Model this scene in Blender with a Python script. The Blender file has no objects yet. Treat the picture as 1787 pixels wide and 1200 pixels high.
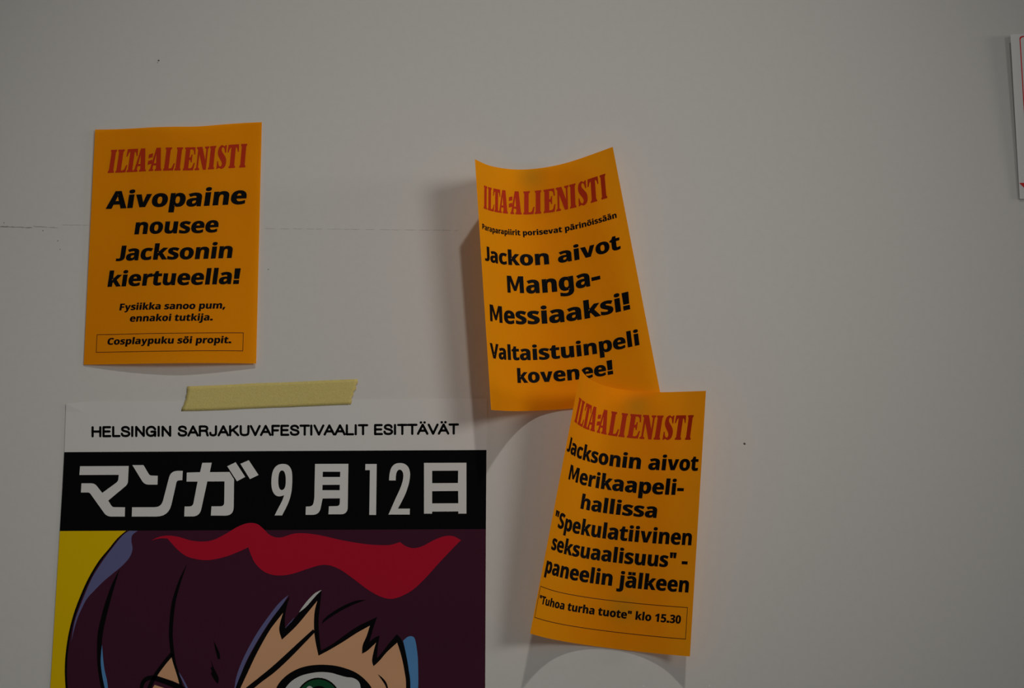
import bpy, bmesh, math, random
from mathutils import Vector
from mathutils.geometry import tessellate_polygon

random.seed(5)
SC = bpy.context.scene
COL = SC.collection

# ------------------------------------------------------------------ camera
F = 2900.0                      # focal length in pixels of the 1787 x 1200 frame
CX, CY = 893.5, 600.0
D = 1.40                        # distance of the lens from the wall
ZC = 1.45                       # height of the lens above the floor
PITCH = math.atan(F / 14685.0)  # looking slightly up
sp, cp = math.sin(PITCH), math.cos(PITCH)
cam = bpy.data.cameras.new('camera')
cam.sensor_width = 36.0
cam.lens = 36.0 * F / 1787.0
cam.clip_start = 0.01
cam_ob = bpy.data.objects.new('camera', cam)
cam_ob.location = (0, -D, ZC)
cam_ob.rotation_euler = (math.radians(90) + PITCH, 0, 0)
COL.objects.link(cam_ob)
SC.camera = cam_ob

# ------------------------------------------------------------------ world, lamps, exposure
SC.view_settings.view_transform = 'Standard'
SC.view_settings.look = 'None'
SC.view_settings.gamma = 1.0
SC.view_settings.use_curve_mapping = False
SC.view_settings.exposure = 0.0
world = bpy.data.worlds.new('hall')
SC.world = world
world.use_nodes = True
bg = world.node_tree.nodes['Background']
bg.inputs[0].default_value = (0.97, 1.0, 1.0, 1)
bg.inputs[1].default_value = 0.078


def lamp(name, loc, target, radius, energy, color, cone):
    l = bpy.data.lights.new(name, 'SPOT')
    l.shadow_soft_size = radius
    l.energy = energy
    l.color = color
    l.spot_size = math.radians(cone)
    l.spot_blend = 1.0
    o = bpy.data.objects.new(name, l)
    o.location = loc
    o.rotation_euler = (Vector(target) - Vector(loc)).to_track_quat('-Z', 'Y').to_euler()
    COL.objects.link(o)


MID = Vector((-0.06, 0, 1.712))
dA = Vector((0.17, -0.62, 0.76)).normalized()       # ceiling spotlight of the hall
lamp('ceiling_spotlight', MID + dA * 2.6, MID, 0.05, 53.0, (1.0, 0.955, 0.885), 32)
dB = Vector((0.60, -0.72, 0.16)).normalized()       # broad soft spotlight to the right
MB = MID + Vector((-0.06, 0, 0))
lamp('soft_spotlight', MB + dB * 2.4, MB, 0.36, 51.0, (1.0, 0.955, 0.885), 28.5)

dC = Vector((0.96, -0.21, 0.10)).normalized()       # added light raking from the right to brighten the flyers' left curls
lamp('added_raking_light', MID + dC * 3.2, MID, 0.30, 42.0, (1.0, 0.955, 0.885), 34)

# ------------------------------------------------------------------ helpers


def at(px, py, lift=0.0):
    """Point of the wall (or `lift` metres in front of it) seen at a pixel of the frame."""
    a = (px - CX) / F
    b = -(py - CY) / F
    dx, dy, dz = a, cp - b * sp, sp + b * cp
    t = (D - lift) / dy
    return (t * dx, -lift, ZC + t * dz)


def put(o, parent=None):
    COL.objects.link(o)
    if parent is not None:
        o.parent = parent
        o.matrix_parent_inverse = parent.matrix_world.inverted()
    return o


def mesh_ob(name, bm, mat, parent=None):
    me = bpy.data.meshes.new(name)
    bm.to_mesh(me)
    bm.free()
    me.materials.append(mat)
    return put(bpy.data.objects.new(name, me), parent)


def thing(name, loc, label, cat, group=None):
    o = bpy.data.objects.new(name, None)
    o.empty_display_size = 0.02
    o.location = loc
    COL.objects.link(o)
    bpy.context.view_layer.update()
    o['label'] = label
    o['category'] = cat
    if group:
        o['group'] = group
    return o


def mat(name, rgb, rough=0.6, spec=0.3, translucent=0.0, tcol=None, noise=0.0, nscale=400.0, bump=0.0):
    m = bpy.data.materials.new(name)
    m.use_nodes = True
    nt = m.node_tree
    b = nt.nodes['Principled BSDF']
    b.inputs['Base Color'].default_value = (*rgb, 1)
    b.inputs['Roughness'].default_value = rough
    b.inputs['Specular IOR Level'].default_value = spec
    if noise or bump:
        tc = nt.nodes.new('ShaderNodeTexCoord')
        n = nt.nodes.new('ShaderNodeTexNoise')
        n.inputs['Scale'].default_value = nscale
        n.inputs['Detail'].default_value = 3
        nt.links.new(tc.outputs['Object'], n.inputs['Vector'])
        if noise:
            r = nt.nodes.new('ShaderNodeMapRange')
            r.inputs['From Min'].default_value = 0.3
            r.inputs['From Max'].default_value = 0.7
            r.inputs['To Min'].default_value = 1 - noise
            r.inputs['To Max'].default_value = 1 + noise
            nt.links.new(n.outputs['Fac'], r.inputs['Value'])
            mx = nt.nodes.new('ShaderNodeVectorMath')
            mx.operation = 'SCALE'
            mx.inputs[0].default_value = rgb
            nt.links.new(r.outputs['Result'], mx.inputs['Scale'])
            nt.links.new(mx.outputs['Vector'], b.inputs['Base Color'])
        if bump:
            bp = nt.nodes.new('ShaderNodeBump')
            bp.inputs['Strength'].default_value = bump
            bp.inputs['Distance'].default_value = 0.0004
            nt.links.new(n.outputs['Fac'], bp.inputs['Height'])
            nt.links.new(bp.outputs['Normal'], b.inputs['Normal'])
    if translucent:
        t = nt.nodes.new('ShaderNodeBsdfTranslucent')
        t.inputs['Color'].default_value = (*(tcol or rgb), 1)
        mix = nt.nodes.new('ShaderNodeMixShader')
        mix.inputs[0].default_value = translucent
        nt.links.new(b.outputs[0], mix.inputs[1])
        nt.links.new(t.outputs[0], mix.inputs[2])
        nt.links.new(mix.outputs[0], nt.nodes['Material Output'].inputs['Surface'])
    return m


def orange_paper(name, stains):
    """Orange copier paper; `stains` are (u, v, radius) grease marks where putty soaks through."""
    m = mat(name, ORANGE, 0.8, 0.05, noise=0.03, nscale=900)
    nt = m.node_tree
    b = nt.nodes['Principled BSDF']
    glow = nt.nodes.new('ShaderNodeBsdfTranslucent')       # the paper lets much of the light through
    glow.inputs['Color'].default_value = (0.42, 0.175, 0.006, 1)
    both = nt.nodes.new('ShaderNodeAddShader')
    nt.links.new(b.outputs[0], both.inputs[0])
    nt.links.new(glow.outputs[0], both.inputs[1])
    nt.links.new(both.outputs[0], nt.nodes['Material Output'].inputs['Surface'])
    src = b.inputs['Base Color'].links[0].from_socket
    uv = nt.nodes.new('ShaderNodeUVMap')
    uv.uv_map = 'sheet'
    for (u, v, r) in stains:
        sub = nt.nodes.new('ShaderNodeVectorMath')
        sub.operation = 'SUBTRACT'
        sub.inputs[1].default_value = (u, v, 0)
        nt.links.new(uv.outputs['UV'], sub.inputs[0])
        sc = nt.nodes.new('ShaderNodeVectorMath')
        sc.operation = 'MULTIPLY'
        sc.inputs[1].default_value = (1.0, 1.6, 0)
        nt.links.new(sub.outputs[0], sc.inputs[0])
        ln = nt.nodes.new('ShaderNodeVectorMath')
        ln.operation = 'LENGTH'
        nt.links.new(sc.outputs[0], ln.inputs[0])
        mr = nt.nodes.new('ShaderNodeMapRange')
        mr.interpolation_type = 'SMOOTHSTEP'
        mr.inputs['From Min'].default_value = 0.0
        mr.inputs['From Max'].default_value = r
        mr.inputs['To Min'].default_value = 0.6
        mr.inputs['To Max'].default_value = 0.0
        nt.links.new(ln.outputs['Value'], mr.inputs['Value'])
        mx = nt.nodes.new('ShaderNodeMix')
        mx.data_type = 'RGBA'
        mx.inputs[7].default_value = (0.42, 0.24, 0.012, 1)
        nt.links.new(mr.outputs['Result'], mx.inputs[0])
        nt.links.new(src, mx.inputs[6])
        src = mx.outputs[2]
    nt.links.new(src, b.inputs['Base Color'])
    return m


def cr(pts, n=8):
    """Open Catmull-Rom curve through tuples of any length."""
    out = []
    k = len(pts)
    for i in range(k - 1):
        p0, p1, p2, p3 = pts[max(i - 1, 0)], pts[i], pts[i + 1], pts[min(i + 2, k - 1)]
        for j in range(n):
            t = j / n
            out.append(tuple(0.5 * (2 * b + (c - a) * t + (2 * a - 5 * b + 4 * c - d) * t * t
                                    + (3 * b - a - 3 * c + d) * t ** 3)
                             for a, b, c, d in zip(p0, p1, p2, p3)))
    out.append(tuple(pts[-1]))
    return out


def smooth(pts, n=5):
    """Closed curve; points with a third entry are sharp corners."""
    k = len(pts)
    cs = [i for i, p in enumerate(pts) if len(p) > 2]
    q = [p[:2] for p in pts]
    if not cs:
        ext = q[-2:] + q + q[:2]
        c = cr(ext, n)
        return c[2 * n:(2 + k) * n]
    out = []
    for a, b in zip(cs, cs[1:] + [cs[0] + k]):
        seg = [q[i % k] for i in range(a, b + 1)]
        out += cr(seg, n)[:-1] if len(seg) > 2 else [seg[0]]
    return out


def rounded(pts, n=6):
    """Polygon whose points with a third entry are filleted by that radius."""
    out = []
    k = len(pts)
    for i, p in enumerate(pts):
        if len(p) < 3:
            out.append(p)
            continue
        P = Vector(p[:2])
        A = Vector(pts[i - 1][:2]) - P
        B = Vector(pts[(i + 1) % k][:2]) - P
        ra, rb = min(p[2], A.length * 0.95), min(p[2], B.length * 0.95)
        a, b = P + A.normalized() * ra, P + B.normalized() * rb
        for j in range(n + 1):
            t = j / n
            c = a * (1 - t) ** 2 + P * 2 * t * (1 - t) + b * t * t
            out.append((c.x, c.y))
    return out


def band(pts):
    """Outline of a brush line from (x, y, width) points."""
    c = cr(pts, 8)
    L, R = [], []
    for i, (x, y, w) in enumerate(c):
        a, b = c[max(i - 1, 0)], c[min(i + 1, len(c) - 1)]
        dx, dy = b[0] - a[0], b[1] - a[1]
        l = math.hypot(dx, dy) or 1
        L.append((x - dy / l * w / 2, y + dx / l * w / 2))
        R.append((x + dy / l * w / 2, y - dx / l * w / 2))
    return L + R[::-1]


def capsule(pts, w):
    """Outline of a round-ended pen line of constant width."""
    out = []
    n = len(pts)

    def nrm(i):
        a, b = pts[max(i - 1, 0)], pts[min(i + 1, n - 1)]
        dx, dy = b[0] - a[0], b[1] - a[1]
        l = math.hypot(dx, dy) or 1
        return dx / l, dy / l
    L, R = [], []
    for i, p in enumerate(pts):
        tx, ty = nrm(i)
        k = 1.0
        if 0 < i < n - 1:
            ax, ay = p[0] - pts[i - 1][0], p[1] - pts[i - 1][1]
            l = math.hypot(ax, ay) or 1
            k = 1 / max(0.5, (ax * tx + ay * ty) / l)
        L.append((p[0] - ty * w / 2 * k, p[1] + tx * w / 2 * k))
        R.append((p[0] + ty * w / 2 * k, p[1] - tx * w / 2 * k))
    tx, ty = nrm(n - 1)
    a0 = math.atan2(ty, tx)
    e = [(pts[-1][0] + w / 2 * math.cos(a0 + math.pi / 2 - math.pi * j / 6),
          pts[-1][1] + w / 2 * math.sin(a0 + math.pi / 2 - math.pi * j / 6)) for j in range(1, 6)]
    tx, ty = nrm(0)
    a0 = math.atan2(ty, tx)
    s = [(pts[0][0] + w / 2 * math.cos(a0 - math.pi / 2 - math.pi * j / 6),
          pts[0][1] + w / 2 * math.sin(a0 - math.pi / 2 - math.pi * j / 6)) for j in range(1, 6)]
    return L + e + R[::-1] + s


def inside(p, loop):
    r = False
    for a, b in zip(loop, loop[1:] + loop[:1]):
        if (a[1] > p[1]) != (b[1] > p[1]) and p[0] < (b[0] - a[0]) * (p[1] - a[1]) / (b[1] - a[1]) + a[0]:
            r = not r
    return r


def fill(bm, loops, fn):
    """Fill 2-D loops, mapped to 3-D by fn(x, y); loops lying inside another one are its holes."""
    outer = [l for l in loops if not any(l is not m and inside(l[0], m) for m in loops)]
    for o in outer:
        group = [o] + [l for l in loops if l is not o and inside(l[0], o)]
        flat = [p for l in group for p in l]
        tris = tessellate_polygon([[Vector((p[0], p[1], 0)) for p in l] for l in group])
        vs = [bm.verts.new(fn(*p[:2])) for p in flat]
        for t in tris:
            try:
                bm.faces.new([vs[i] for i in t])
            except ValueError:
                pass


def face_room(bm):
    bm.normal_update()
    for f in bm.faces:
        if f.normal.y > 0:
            f.normal_flip()
    return bm


def inlay(name, shapes, lift, m, parent):
    """Flat printed shapes on the poster: each shape is a list of loops in frame pixels."""
    bm = bmesh.new()
    for loops in shapes:
        fill(bm, loops, lambda x, y: at(x, y, lift))
    return mesh_ob(name, face_room(bm), m, parent)


def dist(a, b):
    return math.sqrt(sum((x - y) ** 2 for x, y in zip(a, b)))


class Edge:
    """Edge of a curled sheet: (px, py, lift in mm) knots, walked by true length."""

    def __init__(s, pts):
        s.p = [at(x, y, l * 0.001) for x, y, l in cr(pts, 24)]
        s.s = [0.0]
        for a, b in zip(s.p, s.p[1:]):
            s.s.append(s.s[-1] + dist(a, b))

    def __call__(s, u):
        t = u * s.s[-1]
        lo, hi = 0, len(s.s) - 2
        while lo < hi:
            k = (lo + hi + 1) // 2
            if s.s[k] <= t:
                lo = k
            else:
                hi = k - 1
        k = (t - s.s[lo]) / (s.s[lo + 1] - s.s[lo])
        return Vector(s.p[lo]).lerp(Vector(s.p[lo + 1]), k)


NU, NV = 64, 40


class Sheet:
    """Curled sheet ruled between its top and bottom edges; u runs right, v runs down."""

    def __init__(s, top, bot):
        s.t, s.b = Edge(top), Edge(bot)

    def S(s, u, v, off=0.0):
        a, b = s.t(u), s.b(u)
        p = a.lerp(b, v)
        if off:
            e = 0.01
            du = s.t(u + e).lerp(s.b(u + e), v) - s.t(u - e).lerp(s.b(u - e), v)
            n = du.cross(b - a).normalized()
            if n.y > 0:
                n = -n
            p = p + n * off
        return p

    def paper(s, name, m, parent):
        bm = bmesh.new()
        uvl = bm.loops.layers.uv.new('sheet')
        g = [[bm.verts.new(s.S(i / NU, j / NV)) for i in range(NU + 1)] for j in range(NV + 1)]
        for j in range(NV):
            for i in range(NU):
                f = bm.faces.new((g[j][i], g[j + 1][i], g[j + 1][i + 1], g[j][i + 1]))
                f.smooth = True
                for l, (a, b) in zip(f.loops, ((i, j), (i, j + 1), (i + 1, j + 1), (i + 1, j))):
                    l[uvl].uv = (a / NU, b / NV)
        return mesh_ob(name, face_room(bm), m, parent)

    def ink(s, name, shapes, m, parent, off=0.00012):
        """Print shapes given as loops of (u, v)."""
        bm = bmesh.new()
        for loops in shapes:
            fill(bm, loops, lambda u, v: (u, v, 0))
        us = [v.co.x for v in bm.verts]
        for i in range(int(min(us) * NU), int(max(us) * NU) + 2):
            bmesh.ops.bisect_plane(bm, geom=bm.verts[:] + bm.edges[:] + bm.faces[:], dist=1e-6,
                                   plane_co=(i / NU, 0, 0), plane_no=(1, 0, 0))
        for v in bm.verts:
            v.co = s.S(min(max(v.co.x, 0.0), 1.0), v.co.y, off)
        return mesh_ob(name, face_room(bm), m, parent)


# ------------------------------------------------------------------ letter shapes
# humanist bold letters: advance and outlines in thousandths of the em (capitals 714 high)
GLYPHS = {
 '0': (572,[[285,-10,225,-4,173,14,130,45,96,88,70,141,51,204,40,276,36,357,38,413,42,465,50,512,60,555,74,594,92,628,113,657,139,681,169,700,203,714,242,722,285,725,345,719,396,701,439,670,474,628,501,575,520,512,531,439,535,357,533,302,529,250,521,203,511,160,496,121,479,87,457,58,432,34,402,15,368,1,329,-7],[285,112,319,119,345,139,363,173,373,207,380,250,384,299,385,357,384,414,379,464,373,506,363,541,345,575,319,596,285,603,251,596,225,575,207,541,198,506,191,464,187,414,186,357,187,300,191,250,198,208,207,174,225,139,251,119]]),
 '1': (572,[[262,0,262,413,264,481,266,555,245,534,214,506,132,440,59,531,289,714,413,714,413,0]]),
 '3': (572,[[244,-10,188,-8,134,0,85,12,38,29,38,157,69,143,101,131,135,122,167,115,199,111,228,110,277,113,314,122,342,138,360,159,370,186,374,217,372,236,367,253,359,268,347,280,329,290,307,299,278,304,243,308,202,309,148,309,148,425,203,425,244,426,277,431,304,438,324,447,340,458,351,472,357,487,362,503,363,521,360,544,353,564,340,581,320,592,294,600,261,602,229,600,199,594,173,585,109,550,39,654,69,673,101,690,138,704,167,713,199,719,234,723,272,724,324,721,371,713,411,699,447,680,475,655,495,626,507,592,511,554,508,519,500,488,486,460,467,436,443,416,417,399,388,386,357,376,357,373,397,366,433,355,463,340,488,321,507,298,521,272,529,242,532,208,529,168,518,131,502,97,484,73,463,52,437,34,408,19,373,6,335,-3,292,-8]]),
 '5': (572,[[241,-10,204,-9,169,-6,136,0,104,8,75,17,49,29,49,159,75,147,105,136,138,127,172,119,205,115,236,113,277,116,311,125,339,141,358,162,370,191,374,226,365,273,338,307,294,327,231,334,173,329,123,318,63,350,90,714,477,714,477,586,222,586,209,446,246,453,300,456,342,453,380,445,416,431,448,412,474,387,497,358,509,333,519,304,524,273,526,239,521,184,508,135,486,93,454,57,414,27,365,7,307,-6]]),
 'A': (690,[[0,0,252,717,437,717,690,0,527,0,475,170,215,170,163,0],[253,297,439,297,386,463,374,506,358,559,345,606,332,557,316,501,304,463]]),
 'C': (637,[[379,-10,326,-7,279,1,236,16,198,36,164,61,135,90,111,125,92,164,77,206,67,253,60,303,58,356,60,408,68,458,80,504,97,547,119,586,145,621,175,651,211,677,250,698,293,712,341,721,393,724,428,723,464,718,500,711,535,700,569,688,602,674,553,551,473,584,446,592,419,596,393,598,352,594,316,582,286,561,260,533,240,498,226,456,217,409,214,355,217,301,225,254,238,213,257,179,281,151,312,132,349,120,393,116,422,117,451,120,481,126,575,154,575,27,544,15,513,6,482,-1,450,-6,416,-9]]),
 'F': (549,[[90,0,90,714,499,714,499,590,239,590,239,406,481,406,481,282,239,282,239,0]]),
 'J': (331,[[15,-210,-36,-207,-74,-199,-74,-73,-41,-80,-3,-83,14,-82,30,-79,45,-73,58,-64,69,-52,78,-35,85,-14,89,13,90,45,90,714,241,714,241,46,239,2,234,-37,225,-72,213,-103,191,-137,164,-164,133,-185,106,-196,78,-204,48,-208]]),
 'M': (943,[[90,0,90,714,296,714,465,168,468,168,647,714,853,714,853,0,712,0,712,338,714,416,717,500,719,559,715,559,531,0,392,0,220,560,216,560,220,500,224,415,225,332,225,0]]),
 'P': (628,[[90,0,90,714,318,714,382,710,437,699,483,681,520,655,547,622,567,584,579,540,583,491,580,451,571,412,557,375,542,349,522,325,499,305,471,287,438,273,399,262,355,256,306,254,241,254,241,0],[241,378,291,378,331,381,365,389,393,404,413,424,426,452,430,486,423,532,400,564,363,584,310,590,241,590]]),
 'S': (551,[[248,-10,193,-7,141,1,92,14,46,33,46,174,152,134,188,123,224,117,260,115,294,117,320,125,340,137,353,152,360,170,363,191,359,216,345,238,323,256,224,308,170,336,115,377,98,395,83,415,71,437,62,462,56,490,54,521,58,566,70,606,91,641,119,671,154,694,196,711,243,721,296,724,333,723,368,718,403,711,508,674,459,556,371,587,345,593,318,597,291,598,265,596,243,589,225,578,212,563,205,546,202,526,206,502,217,482,236,466,262,450,296,432,337,412,372,395,403,377,431,359,454,338,474,316,490,292,502,265,509,233,511,198,507,153,494,113,472,77,443,47,405,22,360,4,307,-6]]),
 'T': (579,[[214,0,214,588,20,588,20,714,559,714,559,588,365,588,365,0]]),
 'V': (650,[[242,0,0,714,153,714,287,289,299,249,314,187,325,132,336,187,351,249,362,289,497,714,650,714,407,0]]),
 'a': (604,[[211,-10,176,-7,144,1,116,14,90,33,69,57,54,86,45,122,42,163,46,204,57,239,76,268,103,292,137,310,179,324,229,333,286,337,381,340,381,364,379,390,371,411,359,427,342,438,321,445,296,447,270,446,244,442,218,436,142,407,93,508,123,522,156,534,191,544,227,551,264,556,302,557,354,554,399,545,438,530,471,510,496,483,514,449,525,410,529,364,529,0,425,0,396,74,392,74,368,47,344,26,318,10,289,-1,253,-8],[267,99,297,102,324,112,348,128,366,149,377,176,381,208,381,253,323,251,280,247,247,239,223,225,207,207,198,186,195,162,197,141,204,125,215,114,230,105,247,101]]),
 'c': (514,[[300,-10,242,-6,192,7,148,28,112,58,82,96,62,144,49,202,45,270,47,318,54,361,64,399,79,433,98,462,120,488,145,509,174,526,205,539,239,549,275,554,313,556,349,555,381,551,411,545,483,519,439,404,374,427,313,436,262,426,226,395,204,343,197,271,199,233,205,200,214,172,228,150,251,128,279,115,313,111,343,112,371,117,396,124,420,133,443,144,466,158,466,31,443,18,419,7,395,-1,367,-6,336,-9]]),
 'e': (591,[[325,-10,285,-8,248,-2,213,7,180,21,150,38,124,59,101,84,81,113,65,146,54,183,47,224,45,269,47,315,53,357,63,395,78,429,95,458,116,484,141,506,168,524,198,538,231,548,266,554,303,556,357,552,404,540,446,520,482,492,511,456,532,413,544,364,548,308,548,236,196,236,201,197,214,164,234,137,260,117,293,105,332,101,366,102,398,106,428,112,457,120,487,131,517,144,517,29,490,17,462,7,433,-1,401,-6,365,-9],[199,335,408,335,405,366,396,394,382,418,362,436,336,446,304,450,277,447,253,438,233,422,216,400,205,371]]),
 'g': (633,[[282,-240,175,-233,142,-227,110,-219,78,-208,78,-89,129,-107,182,-121,236,-128,291,-131,341,-123,377,-100,399,-61,406,-7,406,4,408,39,410,71,406,71,386,45,364,24,339,9,312,-2,283,-8,251,-10,205,-5,165,9,129,32,100,65,76,105,59,154,48,209,45,272,49,335,59,391,77,440,101,481,132,514,168,537,209,551,255,556,303,551,345,536,382,511,413,476,417,476,429,546,555,546,555,-1,551,-56,538,-104,516,-145,486,-179,447,-206,401,-225,345,-236],[304,107,339,111,367,121,389,140,404,167,413,204,416,253,416,271,414,312,409,347,401,375,389,397,367,418,338,431,302,435,256,425,223,394,204,342,197,270,204,199,224,148,257,117]]),
 'h': (657,[[78,0,78,760,227,760,227,605,225,528,220,476,228,476,247,501,269,522,295,537,323,548,354,554,386,556,428,553,466,544,500,529,529,509,552,481,569,447,579,405,582,356,582,0,433,0,433,319,427,371,411,407,384,430,345,437,305,432,274,416,252,391,241,365,233,334,229,298,227,257,227,0]]),
 'i': (305,[[153,614,132,616,112,621,96,630,82,643,75,662,72,687,75,712,82,731,96,745,112,753,132,758,153,760,174,758,193,753,210,745,223,731,231,712,234,687,231,662,223,643,210,630,193,621,174,616],[78,0,78,546,227,546,227,0]]),
 'j': (305,[[153,614,132,616,112,621,96,630,82,643,75,662,72,687,75,712,82,731,96,745,112,753,132,758,153,760,174,758,193,753,210,745,223,731,231,712,234,687,231,662,223,643,210,630,193,621,174,616],[34,-240,-19,-237,-64,-228,-64,-111,-30,-118,6,-120,25,-118,42,-112,57,-103,69,-88,76,-66,78,-37,78,546,227,546,227,-59,225,-91,219,-122,208,-150,193,-176,172,-197,147,-216,115,-229,78,-237]]),
 'k': (620,[[78,0,78,760,227,760,227,420,225,359,219,297,221,297,252,340,286,380,439,546,607,546,390,309,620,0,448,0,291,221,227,170,227,0]]),
 'l': (305,[[78,0,78,760,227,760,227,0]]),
 'm': (982,[[78,0,78,546,192,546,212,476,220,476,239,501,262,522,289,537,318,548,348,554,379,556,417,554,451,547,481,537,507,521,528,501,545,476,558,476,577,501,600,522,628,537,657,548,688,554,719,556,763,553,801,544,833,529,860,509,880,481,895,447,904,405,907,356,907,0,758,0,758,319,753,371,738,407,712,430,676,437,640,432,612,418,592,395,581,372,573,344,569,311,567,274,567,0,418,0,418,319,413,371,398,407,372,430,336,437,299,432,270,416,251,391,240,365,233,334,228,298,227,257,227,0]]),
 'n': (657,[[78,0,78,546,192,546,212,476,220,476,240,501,263,522,292,537,322,548,355,554,388,556,430,553,467,544,500,529,529,509,552,481,569,447,579,405,582,356,582,0,433,0,433,319,431,355,424,385,412,408,395,424,373,434,345,437,304,432,273,416,252,391,241,365,233,334,229,298,227,257,227,0]]),
 'o': (619,[[308,-10,271,-8,236,-2,203,9,173,23,144,41,119,64,98,90,79,120,64,153,54,190,47,230,45,274,49,338,63,394,85,443,116,483,155,515,200,538,252,551,311,556,348,554,384,548,416,537,447,523,475,505,500,483,521,457,540,428,555,394,565,358,572,318,574,274,570,210,556,154,534,105,502,64,464,32,418,8,366,-5],[310,110,346,115,374,128,396,152,407,175,415,203,420,236,422,274,420,312,415,345,407,373,396,396,374,418,345,432,309,436,273,432,245,418,224,396,212,373,204,345,199,312,197,274,199,236,204,203,212,175,224,152,245,128,274,115]]),
 'p': (633,[[78,-240,78,546,199,546,220,475,227,475,243,496,263,515,286,532,313,545,345,553,382,556,426,552,465,538,500,516,531,485,556,445,574,396,584,339,588,274,584,209,573,152,555,103,529,62,497,31,462,8,422,-5,378,-10,341,-8,310,0,284,12,262,26,243,43,227,60,219,60,227,-20,227,-240],[336,111,367,116,392,130,412,154,422,177,430,205,434,238,436,276,430,346,411,397,379,427,334,437,299,433,272,421,252,401,239,373,231,336,227,291,227,275,228,238,233,205,240,177,251,154,270,130,299,116]]),
 'r': (454,[[78,0,78,546,191,546,213,454,220,454,238,481,260,505,286,526,315,543,348,553,383,556,409,555,433,552,422,412,402,416,378,417,353,416,329,411,305,404,283,393,264,378,249,360,237,338,229,310,227,278,227,0]]),
 's': (497,[[226,-10,128,-3,101,4,73,12,46,22,46,145,141,112,174,105,204,100,231,99,257,100,278,105,294,112,304,122,310,133,312,146,305,171,272,196,194,232,110,275,90,291,74,308,61,328,52,350,47,375,45,404,49,440,60,470,78,497,104,518,136,535,173,547,214,554,261,556,294,555,327,552,358,546,389,538,421,527,453,513,408,406,332,435,308,441,284,445,259,446,222,442,200,430,193,410,202,387,235,364,307,332,388,293,409,278,426,261,441,242,451,219,457,193,459,162,455,123,444,89,426,59,401,35,368,15,328,1,280,-7]]),
 't': (434,[[265,-10,234,-8,204,-3,178,6,154,19,133,38,117,62,104,91,97,128,94,171,94,434,23,434,23,497,105,547,148,662,243,662,243,546,396,546,396,434,243,434,243,171,245,152,251,137,261,125,274,116,290,111,308,109,356,114,402,126,402,15,343,-3]]),
 'u': (657,[[269,-10,227,-7,190,2,157,17,128,38,105,65,88,99,78,141,75,190,75,546,224,546,224,227,226,191,233,162,245,139,262,122,284,112,312,109,353,114,384,130,405,156,416,181,424,212,428,248,430,289,430,546,579,546,579,0,465,0,445,70,437,70,417,45,394,24,366,9,335,-2,302,-8]]),
 'v': (569,[[208,0,0,546,156,546,261,235,275,177,282,123,286,123,290,159,297,197,308,235,413,546,569,546,361,0]]),
 'y': (569,[[110,-240,67,-238,34,-232,34,-114,61,-118,93,-120,122,-117,147,-107,168,-92,184,-71,198,-48,208,-23,217,4,0,546,163,546,266,239,278,194,284,144,287,144,296,194,308,239,409,546,569,546,338,-70,321,-110,300,-144,275,-174,248,-198,217,-216,183,-229,148,-237]]),
}

SIGNS = {
    '!': (330, [[75, 240, 60, 714, 262, 714, 247, 240], [62, 0, 62, 165, 258, 165, 258, 0]]),
    '.': (300, [[52, 0, 52, 165, 248, 165, 248, 0]]),
    ',': (310, [[40, -130, 85, 150, 250, 150, 140, -130]]),
    '-': (370, [[40, 190, 40, 315, 330, 315, 330, 190]]),
    '"': (440, [[60, 714, 190, 714, 170, 460, 80, 460], [250, 714, 380, 714, 360, 460, 270, 460]]),
    ' ': (280, []),
}
GLYPHS.update(SIGNS)
GLYPHS['M'] = (935, [[70, 0, 70, 714, 300, 714, 468, 285, 635, 714, 865, 714, 865, 0, 680, 0, 680, 470, 525, 85, 405, 85, 240, 470, 240, 0]])
GLYPHS['v'] = (590, [[2, 546, 205, 546, 300, 205, 395, 546, 588, 546, 402, 0, 188, 0]])
GLYPHS['y'] = (590, [[2, 546, 205, 546, 303, 235, 395, 546, 588, 546, 370, -75, 318, -165, 235, -230, 130, -242, 45, -230, 45, -92, 110, -100, 165, -85, 196, -20, 202, 4]])
DOTS = {'ä': 'a', 'ö': 'o'}
for k, c in DOTS.items():
    adv, cs = GLYPHS[c]
    xs = [x for l in cs for x in l[0::2]]
    mx = (min(xs) + max(xs)) / 2 + 8
    GLYPHS[k] = (adv, cs + [[mx + d - 62, 618, mx + d - 62, 750, mx + d + 62, 750, mx + d + 62, 618] for d in (-98, 98)])
# the J of this lettering stands on the baseline
jadv, jcs = GLYPHS['J']
jy = min(y for l in jcs for y in l[1::2])
GLYPHS['J'] = (jadv + 70, [[q for x, y in zip(l[0::2], l[1::2])
                            for q in (x + 110, (y - jy) * 714.0 / (714 - jy) - 8)] for l in jcs])


def heavier(loop, w):
    """Push an outline outwards by w (the ink lies to the right of its direction)."""
    P = [Vector(p) for p in zip(loop[0::2], loop[1::2])]
    P = [p for i, p in enumerate(P) if (p - P[i - 1]).length > 0.5]
    out = []
    for i, p in enumerate(P):
        a, b = (p - P[i - 1]).normalized(), (P[(i + 1) % len(P)] - p).normalized()
        na, nb = Vector((-a.y, a.x)), Vector((-b.y, b.x))
        n = na + nb
        k = n.length_squared / 2
        n = n / max(k, 0.75)
        q = p + Vector((n.x * w, n.y * w * 0.5))
        out += [q.x, q.y]
    return out


for k, (adv, cs) in list(GLYPHS.items()):
    GLYPHS[k] = (adv + 4, [heavier(l, 0 if k in 'Mvy' else 27) for l in cs])


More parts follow.
